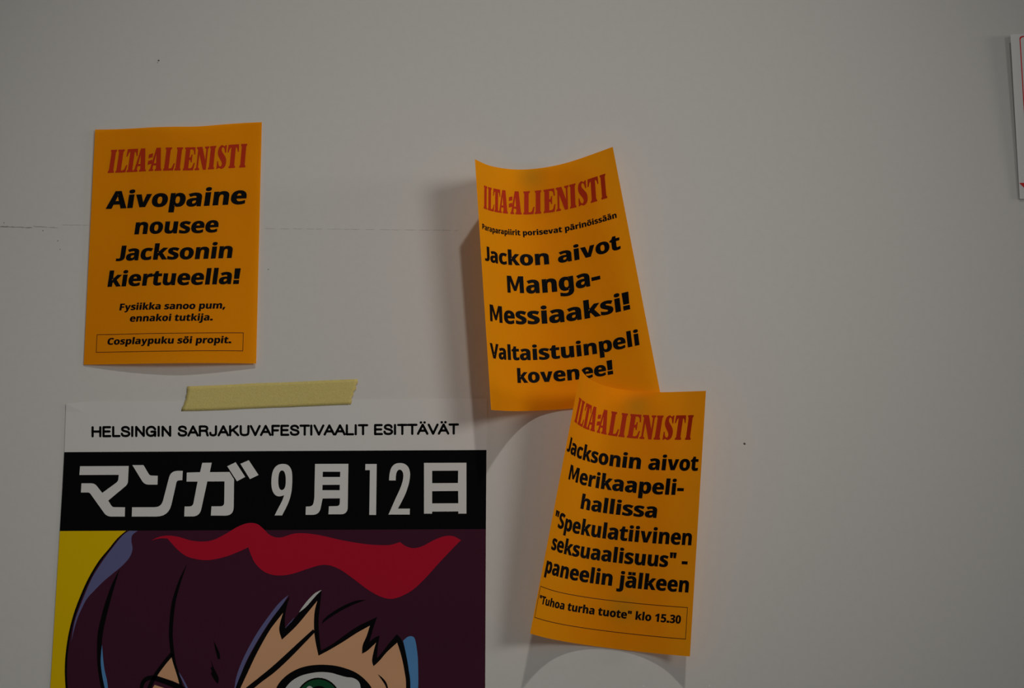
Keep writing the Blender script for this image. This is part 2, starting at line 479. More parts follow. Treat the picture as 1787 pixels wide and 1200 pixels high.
def line_of_text(s, u0, u1, v, cap, shear):
    """Loops of one printed line spanning u0..u1 with its baseline at v (cap = capital height in v)."""
    x = 0
    shapes = []
    for ch in s:
        adv, cs = GLYPHS[ch]
        if cs:
            shapes.append([[(x + a + shear * b, b) for a, b in zip(l[0::2], l[1::2])] for l in cs])
        x += adv
    xs = [p[0] for g in shapes for l in g for p in l]
    lo, hi = min(xs), max(xs)
    return [[[(u0 + (a - lo) / (hi - lo) * (u1 - u0), v - b / 714.0 * cap) for a, b in l] for l in g] for g in shapes]


# heavy condensed slab letters of the red masthead, one unit high
SLAB = {
    'I': [[(0, 0), (.41, 0), (.41, .06), (.355, .11), (.355, .89), (.41, .94), (.41, 1), (0, 1), (0, .94), (.055, .89), (.055, .11), (0, .06)]],
    'L': [[(0, 0), (.68, 0), (.74, .31), (.66, .31), (.57, .13), (.48, .09), (.355, .09), (.355, .89), (.43, .94), (.43, 1), (0, 1), (0, .94), (.055, .89), (.055, .11), (0, .06)]],
    'T': [[(.0, 1), (.70, 1), (.73, .68), (.66, .68), (.60, .83), (.50, .89), (.50, .11), (.56, .06), (.56, 0), (.13, 0), (.13, .06), (.20, .11), (.20, .89), (.11, .83), (.05, .68), (-.03, .68)]],
    'A': [[(0, 0), (.30, 0), (.30, .06), (.235, .10), (.265, .24), (.455, .24), (.47, .10), (.40, .06), (.40, 0), (.86, 0), (.86, .06), (.80, .1), (.63, 1), (.33, 1), (.07, .1), (0, .06)],
          [(.285, .33), (.44, .33), (.375, .73)]],
    '=': [[(.0, .55), (.28, .60), (.28, .77), (0, .72)], [(0, .27), (.28, .32), (.28, .49), (0, .44)]],
    'E': [[(0, 0), (.69, 0), (.76, .32), (.68, .32), (.59, .13), (.50, .09), (.355, .09), (.355, .46), (.44, .44), (.47, .35), (.54, .35), (.54, .68), (.47, .68), (.44, .58), (.355, .55), (.355, .91), (.50, .91), (.60, .85), (.65, .68), (.73, .68), (.68, 1), (0, 1), (0, .94), (.055, .89), (.055, .11), (0, .06)]],
    'N': [[(0, 0), (.30, 0), (.30, .06), (.21, .11), (.21, .68), (.55, 0), (.75, 0), (.75, .89), (.82, .94), (.82, 1), (.54, 1), (.54, .94), (.64, .89), (.64, .42), (.36, 1), (0, 1), (0, .94), (.09, .88), (.09, .11), (0, .06)]],
    'S': [smooth([(.02, .33, 1), (.09, .33, 1), (.15, .16), (.27, .09), (.35, .16), (.33, .27), (.19, .42), (.06, .57), (.01, .74), (.07, .92), (.25, 1.01), (.41, .95), (.5, 1, 1), (.57, 1, 1), (.57, .67, 1), (.5, .67, 1), (.43, .85), (.32, .92), (.25, .85), (.28, .74), (.41, .62), (.57, .46), (.63, .28), (.57, .08), (.36, -.01), (.18, .04), (.09, 0, 1), (.02, 0, 1)], 3)],
}
MAST = [('I', 0), ('L', .333), ('T', .745), ('A', 1.12), ('=', 1.735), ('A', 1.82), ('L', 2.46), ('I', 2.96), ('E', 3.33),
        ('N', 3.85), ('I', 4.43), ('S', 4.79), ('T', 5.245), ('I', 5.80)]


def masthead_shapes(bl0, bl1, tp0, tp1, vb, vt):
    out = []
    for ch, x0 in MAST:
        loops = []
        for l in SLAB[ch]:
            q = []
            for x, y in l:
                k = (x0 + x * 0.66) / 6.07
                a, b = bl0 + (bl1 - bl0) * k, tp0 + (tp1 - tp0) * k
                q.append((a + (b - a) * y, vb + (vt - vb) * y))
            loops.append(q)
        if ch == '=':
            out += [[l] for l in loops]
        else:
            out.append(loops)
    return out


def frame_shape(u0, u1, v0, v1, w):
    """Thin ruled rectangle as four bars."""
    h = w / 1.414
    return [[[(u0, v0), (u1, v0), (u1, v0 + h), (u0, v0 + h)]], [[(u0, v1 - h), (u1, v1 - h), (u1, v1), (u0, v1)]],
            [[(u0, v0 + h), (u0 + w, v0 + h), (u0 + w, v1 - h), (u0, v1 - h)]],
            [[(u1 - w, v0 + h), (u1, v0 + h), (u1, v1 - h), (u1 - w, v1 - h)]]]


# ------------------------------------------------------------------ materials
ORANGE = (0.72, 0.255, 0.001)
M_WALL = mat('white_wall_paint', (0.70, 0.685, 0.655), 0.7, 0.2, noise=0.012, nscale=160, bump=0.12)
M_SEAM = mat('grey_dirt', (0.30, 0.28, 0.26), 0.9, 0.1)
M_SPECK = mat('dark_speck', (0.12, 0.11, 0.10), 0.9, 0.1)
M_CHIP = mat('pale_speck', (0.9, 0.9, 0.88), 0.4, 0.5)
M_BLACK = mat('black_toner', (0.004, 0.004, 0.005), 0.6, 0.06)
M_RED = mat('red_toner', (0.52, 0.036, 0.010), 0.6, 0.06)
M_LINE = mat('thin_rule_toner', (0.05, 0.012, 0.004), 0.6, 0.2)
M_POSTER = mat('poster_paper', (0.745, 0.73, 0.71), 0.5, 0.1)
M_PBLACK = mat('poster_black', (0.0035, 0.0035, 0.0038), 0.5, 0.04)
M_PURPLE = mat('poster_purple', (0.058, 0.0125, 0.029), 0.5, 0.06, noise=0.04, nscale=1200)
M_YELLOW = mat('poster_yellow', (0.82, 0.54, 0.0005), 0.5, 0.05)
M_PRED = mat('poster_red', (0.47, 0.009, 0.030), 0.5, 0.05)
M_SLATE = mat('poster_slate_blue', (0.135, 0.135, 0.30), 0.5, 0.06)
M_BLUE = mat('poster_sky_blue', (0.10, 0.28, 0.57), 0.5, 0.06)
M_SKIN = mat('poster_skin', (0.73, 0.40, 0.22), 0.5, 0.06)
M_EYEW = mat('poster_eye_white', (0.62, 0.62, 0.60), 0.5, 0.06)
M_GREEN = mat('poster_green', (0.008, 0.075, 0.028), 0.5, 0.06)
M_TAPE = mat('masking_tape', (0.71, 0.59, 0.21), 0.6, 0.1, noise=0.06, nscale=700, bump=0.4)
M_NOTICE = mat('white_copy_paper', (0.78, 0.78, 0.78), 0.7, 0.2, translucent=0.15)
M_NRED = mat('notice_red', (0.62, 0.02, 0.02), 0.6, 0.2)

# ------------------------------------------------------------------ the wall
bm = bmesh.new()
bmesh.ops.create_cube(bm, size=1.0)
for v in bm.verts:
    v.co = Vector((v.co.x * 5.0, 0.06 + v.co.y * 0.12, 1.5 + v.co.z * 3.0))
wall = mesh_ob('wall_back', bm, M_WALL)
wall['kind'] = 'structure'
wall['label'] = 'white painted wall the papers hang on'

# open joint in the wall, dark at the far left and fading to a hairline
random.seed(11)
bm = bmesh.new()


def seam(x0, x1, y0, y1, w0, w1, gap):
    x = x0
    while x < x1:
        L = random.uniform(10, 26)
        n = 6
        pts = []
        for i in range(n + 1):
            xx = min(x + L * i / n, x1)
            k = (xx - x0) / (x1 - x0)
            w = (w0 + (w1 - w0) * k) * random.uniform(0.5, 1.25)
            if i in (0, n):
                w *= 0.35
            pts.append((xx, y0 + (y1 - y0) * k + random.uniform(-0.35, 0.35), w))
        fill(bm, [band(pts)], lambda a, b: at(a, b, 0.0001))
        x += L + random.uniform(0, gap)


seam(0, 56, 395.2, 397.2, 1.8, 1.1, 0.5)
seam(58, 100, 394.6, 397.6, 1.0, 0.7, 2)
s1 = mesh_ob('wall_seam', face_room(bm), M_SEAM, wall)
s1['kind'] = 'structure'
bm = bmesh.new()
M_HAIR = mat('faint_joint', (0.60, 0.585, 0.555), 0.9, 0.1)
seam(108, 165, 392.0, 392.8, 1.3, 1.0, 4)
seam(462, 800, 398.5, 401.5, 0.9, 0.8, 10)
s2 = mesh_ob('wall_seam', face_room(bm), M_HAIR, wall)
s2['kind'] = 'structure'


def speck(px, py, r, m, h):
    bm = bmesh.new()
    bmesh.ops.create_icosphere(bm, subdivisions=2, radius=1.0)
    c = Vector(at(px, py, 0))
    rm = r * 0.00049
    for v in bm.verts:
        k = 1 + 0.25 * math.sin(5 * v.co.x + 3 * v.co.z + px)
        v.co = Vector((c.x + v.co.x * rm * k, -max(v.co.y, -0.2) * -h if v.co.y < 0 else 0.0, c.z + v.co.z * rm * k))
    o = mesh_ob('wall_speck', bm, m, wall)
    o['kind'] = 'structure'


for px, py, r in ((277, 105.5, 1.6), (1299.3, 774, 2.1), (275, 109, 0.8), (75, 402, 0.9), (101, 420, 0.9), (7, 388.5, 0.8), (105, 435, 0.8), (468, 470, 0.9)):
    speck(px, py, r, M_SPECK, 0.0004)
for px, py, r in ((1122.5, 1197, 1.3), (1237.5, 1196.5, 1.5), (905, 1024.5, 0.9)):
    speck(px, py, r, M_CHIP, 0.0008)

# ------------------------------------------------------------------ the three orange flyers
GRP = None


def flyer(name, sheet, mast, blocks, box, box_text, label, stains):
    """blocks: (part name, [(text, u0, u1, v, cap)], shear)."""
    root = thing(name, sheet.S(0.5, 1.0), label, 'flyer', 'orange headline flyers on the wall')
    sheet.paper('paper_sheet', orange_paper('orange_copier_paper', stains), root)
    o = sheet.ink('masthead', masthead_shapes(*mast), M_RED, root)
    o['label'] = 'red slab lettered masthead'
    for part, lines, shear in blocks:
        shapes = []
        for t, u0, u1, v, cap in lines:
            shapes += line_of_text(t, u0, u1, v, cap, shear)
        o = sheet.ink(part, shapes, M_BLACK, root)
        o['label'] = 'bold black ' + part.replace('_', ' ') + ' lettering'
    if box:
        fr = sheet.ink('notice_box', frame_shape(*box, 0.0034), M_LINE, root)
        fr['label'] = 'thin ruled box'
        shapes = []
        for t, u0, u1, v, cap in box_text[0]:
            shapes += line_of_text(t, u0, u1, v, cap, box_text[1])
        o = sheet.ink('notice_text', shapes, M_BLACK, fr)
        o['label'] = 'small bold black lettering inside the box'
    return root


flat = Sheet([(166, 226, 2), (198, 225.5, 1), (232, 224, 1), (266, 222, 2), (300, 221, 3), (345, 220.5, 3), (390, 217, 2), (425, 214.5, 1), (457, 213, 1)],
             [(146, 636, 1), (200, 635.2, 4), (260, 634, 6.5), (320, 633.3, 7.5), (380, 633.2, 6), (447, 634, 3)])
flyer('flyer', flat, (.087, .908, .101, .916, .190, .090),
      [('headline', [('Aivopaine', .085, .921, .344, .0725), ('nousee', .264, .761, .458, .064), ('Jacksonin', .161, .848, .568, .063), ('kiertueella!', .119, .898, .676, .0625)], .09),
       ('subhead', [('Fysiikka sanoo pum,', .197, .816, .777, .0275), ('ennakoi tutkija.', .262, .745, .8255, .0275)], .09)],
      (.070, .924, .8755, .951), ([('Cosplaypuku söi propit.', .136, .855, .919, .0272)], .09),
      'orange flyer lying nearly flat on the wall above the strip of masking tape, headline Aivopaine', [])

curl = Sheet([(828.7, 277.5, 54), (850.9, 287.6, 34), (876, 293.2, 17), (903.8, 295.7, 6), (931.5, 294.4, 2), (961.7, 290.2, 2), (994.5, 282.3, 5), (1032, 269.7, 13), (1069.3, 256, 24)],
             [(857, 715, 46), (880, 716.6, 28), (905, 717, 14), (935, 716.3, 5), (970, 714.5, 1.5), (1010, 711.2, 1), (1060, 704.5, 1.5), (1110, 695.5, 3), (1152.5, 686.5, 5)])
flyer('flyer', curl, (.067, .909, .089, .923, .191, .093),
      [('subhead', [('Paraparapiirit porisevat pärinöissään', .034, .945, .279, .0225)], .05),
       ('headline', [('Jackon aivot', .041, .937, .404, .059), ('Manga-', .238, .791, .520, .070), ('Messiaaksi!', .052, .932, .647, .068)], .05),
       ('second_headline', [('Valtaistuinpeli', .030, .945, .794, .058), ('kovenee!', .251, .781, .886, .055)], .05)],
      None, None,
      'orange flyer curling off the wall, headline Jackon aivot, its lower right corner under another flyer', [(.488, .037, .13)])

over = Sheet([(1013.5, 644, 64), (1022, 655, 51), (1035, 664.5, 37), (1055, 672.5, 22), (1080, 678.3, 11), (1110, 682, 6.5), (1150, 684, 9), (1190, 683.2, 18), (1232, 681.7, 34)],
             [(925, 1105, 33), (950, 1111.8, 19), (980, 1118, 9), (1020, 1124.5, 3), (1070, 1131.2, 1), (1120, 1137, 3), (1165, 1141.6, 9), (1204, 1145, 19)])
flyer('flyer', over, (.050, .914, .059, .925, .187, .092),
      [('headline', [('Jacksonin aivot', .018, .979, .3045, .056), ('Merikaapeli-', .100, .892, .398, .057), ('hallissa', .253, .737, .489, .054),
                     ('"Spekulatiivinen', .028, .967, .5865, .057), ('seksuaalisuus" -', .047, .949, .6735, .055), ('paneelin jälkeen', .027, .967, .7635, .056)], .03)],
      (.011, .968, .819, .9385), ([('"Tuhoa turha tuote" klo 15.30', .024, .930, .8815, .030)], .03),
      'lowest orange flyer, tilted, a ruled box at its foot, overlapping the curled flyer above',
      [(.569, .0585, .13), (.597, .845, .15)])

# ------------------------------------------------------------------ the festival poster
poster = thing('poster', at(465, 1745, 0.0006),
               'large white comics festival poster with black band and purple-haired cartoon face, lower left', 'poster')
K = 0.00004          # one printed layer
B0 = 0.0007


def lay(k):
    return B0 + K * k


EDGE_L = [(115.3, 704.5), (113.9, 745), (112.3, 788), (109, 850), (104.6, 926), (99, 1015), (92, 1130), (88, 1195), (72, 1440), (52, 1740)]
EDGE_R = [(850.3, 694.5), (849, 785), (848, 923), (846.7, 1200), (845.5, 1460), (844, 1742)]
NP = 24


def along(e, t):
    L = [0]
    for a, b in zip(e, e[1:]):
        L.append(L[-1] + dist(a, b))
    t *= L[-1]
    for i in range(len(e) - 1):
        if t <= L[i + 1] or i == len(e) - 2:
            k = (t - L[i]) / (L[i + 1] - L[i])
            return (e[i][0] + (e[i + 1][0] - e[i][0]) * k, e[i][1] + (e[i + 1][1] - e[i][1]) * k)


# paper: a thin solid sheet, its upper left corner bent slightly off the wall
bm = bmesh.new()
rows = []
for j in range(NP * 3 + 1):
    a, b = along(EDGE_L, j / (NP * 3)), along(EDGE_R, j / (NP * 3))
    row = []
    for i in range(NP + 1):
        k = i / NP
        x, y = a[0] + (b[0] - a[0]) * k, a[1] + (b[1] - a[1]) * k
        if j == 0:
            y -= 4.0 * math.sin(min(k * 16, 1) * math.pi / 2) * (1 - k) ** 2
        c = max(0, 1 - math.hypot(x - 115, y - 702) / 22)
        row.append(bm.verts.new(at(x, y, B0 - 0.00003 + 0.0008 * c * c)))
    rows.append(row)
for j in range(NP * 3):
    for i in range(NP):
        f = bm.faces.new((rows[j][i], rows[j + 1][i], rows[j + 1][i + 1], rows[j][i + 1]))
        f.smooth = True
for f in bm.faces:
    f.smooth = False
ps = mesh_ob('paper_sheet', face_room(bm), M_POSTER, poster)
so = ps.modifiers.new('thickness', 'SOLIDIFY')
so.thickness = 0.0003
so.offset = -1

# black title band
band_ob = inlay('title_band', [[[(112.2, 788.6), (849, 784.8), (848, 922.8), (104.4, 926.2), (109, 850)]]], lay(1), M_PBLACK, poster)
band_ob['label'] = 'black band across the poster'

# organiser line in rounded capitals: pen paths on a 0..1 capital height
PEN = {
    'H': (.78, [[(.08, 0), (.08, 1)], [(.68, 0), (.68, 1)], [(.08, .52), (.68, .52)]]),
    'E': (.68, [[(.58, 1), (.08, 1), (.08, 0), (.60, 0)], [(.08, .52), (.54, .52)]]),
    'L': (.62, [[(.08, 1), (.08, 0), (.56, 0)]]),
    'S': (.72, [cr([(.60, .74), (.55, .90), (.36, 1.0), (.15, .93), (.09, .75), (.18, .60), (.36, .52), (.56, .42), (.64, .25), (.56, .07), (.36, 0), (.13, .07), (.06, .26)], 4)]),
    'I': (.24, [[(.08, 0), (.08, 1)]]),
    'N': (.77, [[(.08, 0), (.08, 1), (.66, 0), (.66, 1)]]),
    'G': (.83, [cr([(.70, .73), (.58, .93), (.38, 1.0), (.17, .88), (.07, .65), (.06, .42), (.13, .15), (.34, 0), (.56, .06), (.68, .25), (.71, .46)], 4) + [(.42, .46)], [(.71, .46), (.71, .0)]]),
    'A': (.76, [[(.02, 0), (.38, 1), (.74, 0)], [(.15, .34), (.61, .34)]]),
    'R': (.76, [[(.08, 0), (.08, 1), (.42, 1)] + cr([(.42, 1), (.58, .95), (.65, .77), (.58, .58), (.42, .52)], 4)[1:] + [(.08, .52)], cr([(.44, .52), (.58, .44), (.63, .28), (.65, .1), (.69, 0)], 3)]),
    'J': (.62, [[(.50, 1), (.50, .30)] + cr([(.50, .30), (.46, .08), (.28, 0), (.10, .08), (.06, .28)], 4)[1:]]),
    'K': (.76, [[(.08, 0), (.08, 1)], [(.64, 1), (.08, .38)], [(.28, .60), (.70, 0)]]),
    'U': (.77, [[(.07, 1), (.07, .36)] + cr([(.07, .36), (.13, .09), (.37, 0), (.61, .09), (.67, .36)], 4)[1:] + [(.67, 1)]]),
    'V': (.72, [[(.02, 1), (.36, 0), (.70, 1)]]),
    'F': (.63, [[(.58, 1), (.08, 1), (.08, 0)], [(.08, .50), (.50, .50)]]),
    'T': (.70, [[(.02, 1), (.66, 1)], [(.34, 1), (.34, 0)]]),
    ' ': (.36, []),
}
PEN['Ä'] = (PEN['A'][0], PEN['A'][1] + [[(.24, 1.26), (.25, 1.26)], [(.52, 1.26), (.53, 1.26)]])
text = 'HELSINGIN SARJAKUVAFESTIVAALIT ESITTÄVÄT'
x = 0
strokes = []
for ch in text:
    adv, ss = PEN[ch]
    for s in ss:
        q = [(x + a, b) for a, b in s]
        run = [q[0]]
        for i in range(1, len(q)):           # a pen path is cut at its sharp corners
            run.append(q[i])
            if i == len(q) - 1:
                break
            d0, d1 = Vector(q[i]) - Vector(q[i - 1]), Vector(q[i + 1]) - Vector(q[i])
            if d0.length and d1.length and d0.angle(d1) > 0.9:
                strokes.append((run, False))
                run = [q[i]]
        strokes.append((run, ch == 'Ä' and s[0][1] > 1.2))
    x += adv + 0.07
strokes = [([p for i, p in enumerate(s) if i == 0 or dist(p, s[i - 1]) > 1e-4], d) for s, d in strokes]
xs = [p[0] for s, d in strokes for p in s]
lo, hi = min(xs), max(xs)
shapes = []
for s, dot in strokes:
    q = []
    for a, b in s:
        k = (a - lo) / (hi - lo)
        q.append((161.6 + (799.0 - 161.6) * k + 0.02 * b, 760.9 - 4.9 * k - b * 15.6))
    shapes.append([capsule(q, 4.4 if dot else 4.1)])
o = inlay('organiser_line', shapes, lay(1), M_PBLACK, poster)
o['label'] = 'line of rounded black capitals'


def sh(ox, oy, s):
    return lambda pts: [(ox + p[0] / s, oy + p[1] / s) + tuple(q / s for q in p[2:]) for p in pts]


t1, t2, t3, t4 = sh(130, 790, 10), sh(290, 790, 10), sh(460, 790, 10), sh(620, 790, 7.77)
cap_shapes = [
    ('title_character', [[rounded(t1([(97, 232), (946, 228), (932, 545, 60), (588, 832), (662, 945, 30), (882, 948), (878, 1110), (562, 1110, 80), (262, 690, 30), (112, 690), (122, 530), (352, 530, 60), (485, 697), (762, 495, 45), (772, 382), (85, 385)]))]]),
    ('title_character', [[rounded(t1([(1010, 212), (1205, 212), (1312, 395, 40), (1453, 398), (1448, 553), (1219, 553, 80)]))],
                         [rounded([(319, 821.2), (318.2, 837.5), (308.7, 838, 4), (294.5, 901, 22), (230, 901), (230.5, 884.8), (281.5, 884.6, 12), (298, 821.3, 12)])]]),
    ('title_character', [[rounded(t2([(630, 172), (795, 170), (762, 335), (1105, 332), (1185, 462), (1176, 1095, 150), (780, 1092), (790, 932), (1012, 930, 65), (1018, 496), (718, 497), (585, 1108, 130), (315, 1108), (322, 935), (465, 932, 60), (548, 500), (355, 500), (360, 342), (592, 336)]))],
                         [t2([(1065, 232), (1212, 162), (1380, 418), (1235, 495)])], [t2([(1295, 190), (1442, 127), (1612, 385), (1462, 457)])]]),
    ('title_character', [[smooth(t3([(192, 1090, 1), (322, 1090, 1), (395, 950), (452, 815), (485, 680), (498, 540), (500, 430), (493, 330), (465, 255), (415, 207), (345, 192), (265, 203), (205, 245), (163, 315), (142, 410), (136, 520), (145, 620), (170, 690), (210, 738), (260, 757), (310, 752), (358, 737, 1), (325, 830), (258, 960)])),
                          smooth(t3([(325, 305), (360, 328), (381, 390), (387, 470), (382, 560), (360, 622), (318, 648), (281, 625), (260, 555), (257, 460), (268, 370), (290, 322)]))]]),
    ('title_character', [[rounded(t3([(898, 192), (1480, 190), (1466, 1070, 120), (1132, 1070), (1140, 930), (1330, 927, 60), (1332, 792), (1030, 795), (972, 1080, 120), (732, 1080), (738, 935), (862, 932, 70), (885, 790)])),
                          t3([(1033, 328), (1338, 328), (1335, 420), (1030, 420)]), t3([(1028, 557), (1330, 556), (1328, 650), (1025, 650)])]]),
    ('title_character', [[t4([(137, 150), (291, 150), (282, 840), (190, 840), (198, 233), (135, 233)])]]),
    ('title_character', [[smooth(t4([(458, 373, 1), (548, 373, 1), (552, 305), (567, 250), (600, 226), (635, 245), (652, 300), (640, 390), (605, 490), (545, 620), (490, 745), (450, 835, 1), (738, 835, 1), (740, 755, 1), (578, 755, 1), (640, 640), (690, 530), (725, 420), (742, 320), (738, 245), (713, 185), (665, 148), (605, 137), (540, 150), (490, 200), (465, 285)]))]]),
    ('title_character', [[t4([(932, 135), (1507, 133), (1507, 822), (1397, 822), (1397, 792), (1042, 795), (1042, 823), (932, 823)]),
                          t4([(1042, 242), (1395, 240), (1393, 408), (1042, 410)]), t4([(1042, 518), (1395, 515), (1397, 682), (1042, 684)])]]),
]
for nm, shp in cap_shapes:
    o = inlay(nm, shp, lay(2), M_POSTER, band_ob)
    o['label'] = 'white title character on the black band'

# cartoon picture: yellow ground, hair, face, eye
A = sh(80, 880, 3.75)
B = sh(460, 880, 3.75)
C = sh(380, 1000, 4.4675)
E = sh(470, 1150, 7.446)


def W(f, pts):          # brush lines: widths scale too
    return f(pts)


ground = inlay('yellow_ground', [[[(104.4, 926.2), (232, 925.6), (232, 1200), (200, 1400), (150, 1560), (120, 1739.6), (52, 1740), (72, 1440), (88, 1195), (92, 1130), (99, 1015)]]], lay(1), M_YELLOW, poster)
ground['label'] = 'yellow background of the picture'
HAIRL = A([(528, 172, 1), (470, 225), (420, 288), (350, 375), (285, 485), (235, 595), (190, 715), (158, 835), (139, 955), (131, 1070), (136, 1200), (160, 1500), (220, 1850), (300, 2200), (380, 2500), (420, 2700), (430, 3000), (440, 3225, 1)])
hl = cr([p[:2] for p in HAIRL], 8)
hair = inlay('hair', [[hl + [(844, 1741.9), (845.5, 1460), (846.7, 1200), (848, 922.8), (222, 925.7)]]], lay(2), M_PURPLE, poster)
hair['label'] = 'dark purple cartoon hair'
o = inlay('hair_outline', [[band([(p[0], p[1], w) for p, w in zip([q[:2] for q in HAIRL], [1.2, 2.0, 2.6, 3.2, 3.6, 3.8, 3.8, 3.6, 3.6, 3.6, 3.6] + [4] * 7)])]], lay(5), M_PBLACK, hair)
o['label'] = 'black outline of the hair'
red = smooth(A([(690, 235, 1), (740, 212), (800, 203), (870, 212), (950, 235), (1030, 242), (1100, 230), (1180, 190), (1250, 148), (1320, 122), (1380, 126), (1425, 160), (1460, 195), (1500, 213), (1545, 214), (1625, 190), (1705, 189), (1805, 203), (1945, 235), (2105, 260), (2225, 266), (2275, 259), (2318, 245, 1), (2355, 272), (2405, 285), (2465, 272), (2535, 235), (2605, 208), (2665, 207), (2717, 233, 1), (2675, 275), (2575, 380), (2485, 480), (2405, 555), (2325, 600), (2255, 617), (2185, 600), (2105, 555), (2005, 480), (1925, 425), (1855, 398), (1795, 397), (1715, 420), (1625, 450), (1555, 463), (1485, 460), (1425, 437), (1373, 388), (1345, 335), (1325, 280, 1), (1265, 307), (1180, 340), (1080, 362), (1000, 360), (920, 338), (862, 295), (820, 250), (795, 222, 1), (745, 222)]))
o = inlay('hair_highlight', [[red]], lay(4), M_PRED, hair)
o['label'] = 'red highlight across the hair'
slate = [
    [smooth(A([(545, 172, 1), (602, 172, 1), (566, 200), (560, 240), (567, 290), (548, 345), (500, 400), (440, 450), (380, 500), (320, 560), (270, 615), (235, 680), (205, 750), (182, 830), (166, 900, 1), (190, 760), (240, 625), (300, 485), (370, 372), (450, 265), (505, 200)]))],
    [smooth(C([(552, 168, 1), (480, 230), (400, 330), (300, 475), (205, 650), (150, 790), (130, 894, 1), (155, 894, 1), (180, 790), (235, 660), (325, 500), (415, 362), (500, 250)]))],
    [smooth(C([(600, 342, 1), (560, 385), (524, 428, 1), (560, 400)]))],
    [band([(308, 1167, 0.3), (317, 1182, 2.6), (327, 1202, 3.6)])],
]
for shp, lb in zip(slate, ['slate blue highlight at the upper left edge of the hair', 'slate blue line beside the fringe', 'thin slate blue line in a fringe notch', 'thin slate blue line near the lower edge']):
    o = inlay('hair_highlight', [shp], lay(3), M_SLATE, hair)
    o['label'] = lb
blue = [
    [smooth(A([(368, 918, 1), (374, 1000), (384, 1080), (400, 1150), (408, 1210, 1), (372, 1210, 1), (362, 1120), (356, 1040), (360, 980)]))],
    [smooth(C([(1445, 525, 1), (1478, 497), (1510, 490), (1537, 512), (1555, 610), (1562, 720), (1562, 894), (1545, 1100), (1500, 1300, 1), (1502, 894), (1490, 780), (1470, 640)]))],
]
for shp, lb in zip(blue, ['narrow sky blue streak along a strand', 'sky blue highlight beside the face']):
    o = inlay('hair_highlight', [shp], lay(3), M_BLUE, hair)
    o['label'] = lb
white = [[smooth(C([(810, 130, 1), (760, 153), (700, 212), (655, 270), (633, 305, 1), (690, 260), (760, 180)]))]]
o = inlay('hair_highlight', white, lay(6), M_EYEW, hair)
o['label'] = 'white glint on the fringe'
strands = [
    [band(A([(482, 425, 1), (440, 530, 20), (405, 640, 29), (378, 740, 32), (357, 840, 33), (350, 930, 30), (348, 1030, 22), (358, 1120, 22), (376, 1215, 24)]))],
    [band(A([(922, 393, 1), (885, 480, 14), (855, 570, 20), (835, 650, 24), (823, 750, 25), (818, 850, 25), (825, 940, 24), (832, 990, 24)]))],
    [smooth(A([(1098, 890, 1), (1118, 930), (1137, 975), (1140, 1010, 1), (1126, 1010, 1), (1112, 960)]))],
    [smooth(A([(1080, 1015, 1), (1098, 1065), (1118, 1105), (1132, 1142), (1125, 1172, 1), (1102, 1145), (1080, 1105, 1), (1086, 1090), (1078, 1065, 1), (1088, 1060)]))],
    [smooth(C([(1155, 207, 1), (1080, 213), (980, 253), (880, 313), (828, 358), (810, 394, 1), (870, 348), (960, 292), (1060, 242)]))],
]
for shp, lb in zip(strands, ['long black strand line at the left', 'long black strand line at the middle', 'short black tick', 'lower short black tick', 'slanted black strand line above the fringe']):
    o = inlay('hair_strand', [shp], lay(5), M_PBLACK, hair)
    o['label'] = lb

# face under the fringe: black line work with the skin tone laid into it
OUT = C([(135, 905, 1), (175, 800), (240, 660), (330, 500), (420, 360), (500, 250), (562, 178, 1), (540, 250), (524, 340), (525, 430, 1), (600, 350), (680, 252), (760, 168), (810, 132, 1), (800, 230), (787, 350), (790, 470), (805, 602, 1), (900, 547), (1010, 467), (1100, 408), (1180, 370), (1242, 340, 1), (1215, 420), (1182, 535, 1), (1225, 500), (1262, 486, 1), (1248, 570), (1242, 662, 1), (1290, 605), (1340, 540), (1397, 474, 1), (1440, 530), (1470, 640), (1490, 760), (1502, 894), (1490, 1300), (1380, 1900), (1100, 2500), (800, 2720), (500, 2500), (250, 2000), (120, 1500), (110, 1150)])
INN = C([(172, 905, 1), (230, 780), (310, 612), (400, 452), (460, 370), (509, 308, 1), (485, 390), (480, 450), (500, 517, 1), (560, 462), (620, 402), (700, 307), (776, 214, 1), (755, 300), (750, 420), (760, 520), (785, 642, 1), (870, 597), (980, 532), (1080, 467), (1186, 408, 1), (1160, 490), (1130, 560), (1125, 627, 1), (1170, 600), (1234, 540, 1), (1215, 610), (1203, 680), (1214, 724, 1), (1260, 682), (1320, 612), (1399, 540, 1), (1430, 640), (1455, 760), (1468, 894), (1455, 1300), (1345, 1880), (1080, 2460), (800, 2670), (520, 2460), (285, 1980), (155, 1500), (145, 1150)])
face = inlay('face', [[smooth(INN)], [A([(826, 985), (850, 1075), (880, 1150), (890, 1180), (832, 1155), (727, 1120), (765, 1050)])], [A([(700, 1200), (712, 1180), (760, 1195), (880, 1240), (905, 1300), (690, 1300)])]], lay(4), M_SKIN, poster)
face['label'] = 'tan skin of the cartoon face'
o = inlay('face_outline', [[smooth(OUT)]], lay(3), M_PBLACK, face)
o['label'] = 'jagged black outline of the face under the fringe'
lines = [
    [band(C([(752, 446, 26), (650, 545, 36), (540, 652, 43), (430, 752, 45), (330, 830, 40), (235, 905, 40), (150, 960, 20)]))],
    [band([(300.5, 1140, 7), (287, 1156, 6.5), (273, 1175, 6.5), (265, 1190, 7), (258, 1206, 6)])],
    [band([(301, 1140, 6.5), (305, 1158, 4.6), (312, 1180, 4.6), (318, 1203, 5)])],
    [band([(246.5, 1212, 5.5), (247.5, 1196, 6), (253, 1186, 7), (264, 1182, 8), (278, 1185, 9), (296, 1191.5, 9), (328, 1206, 8)])],
    [smooth(E([(1408, 192, 1), (1465, 235), (1518, 298), (1548, 385, 1), (1525, 385, 1), (1492, 312)]))],
]
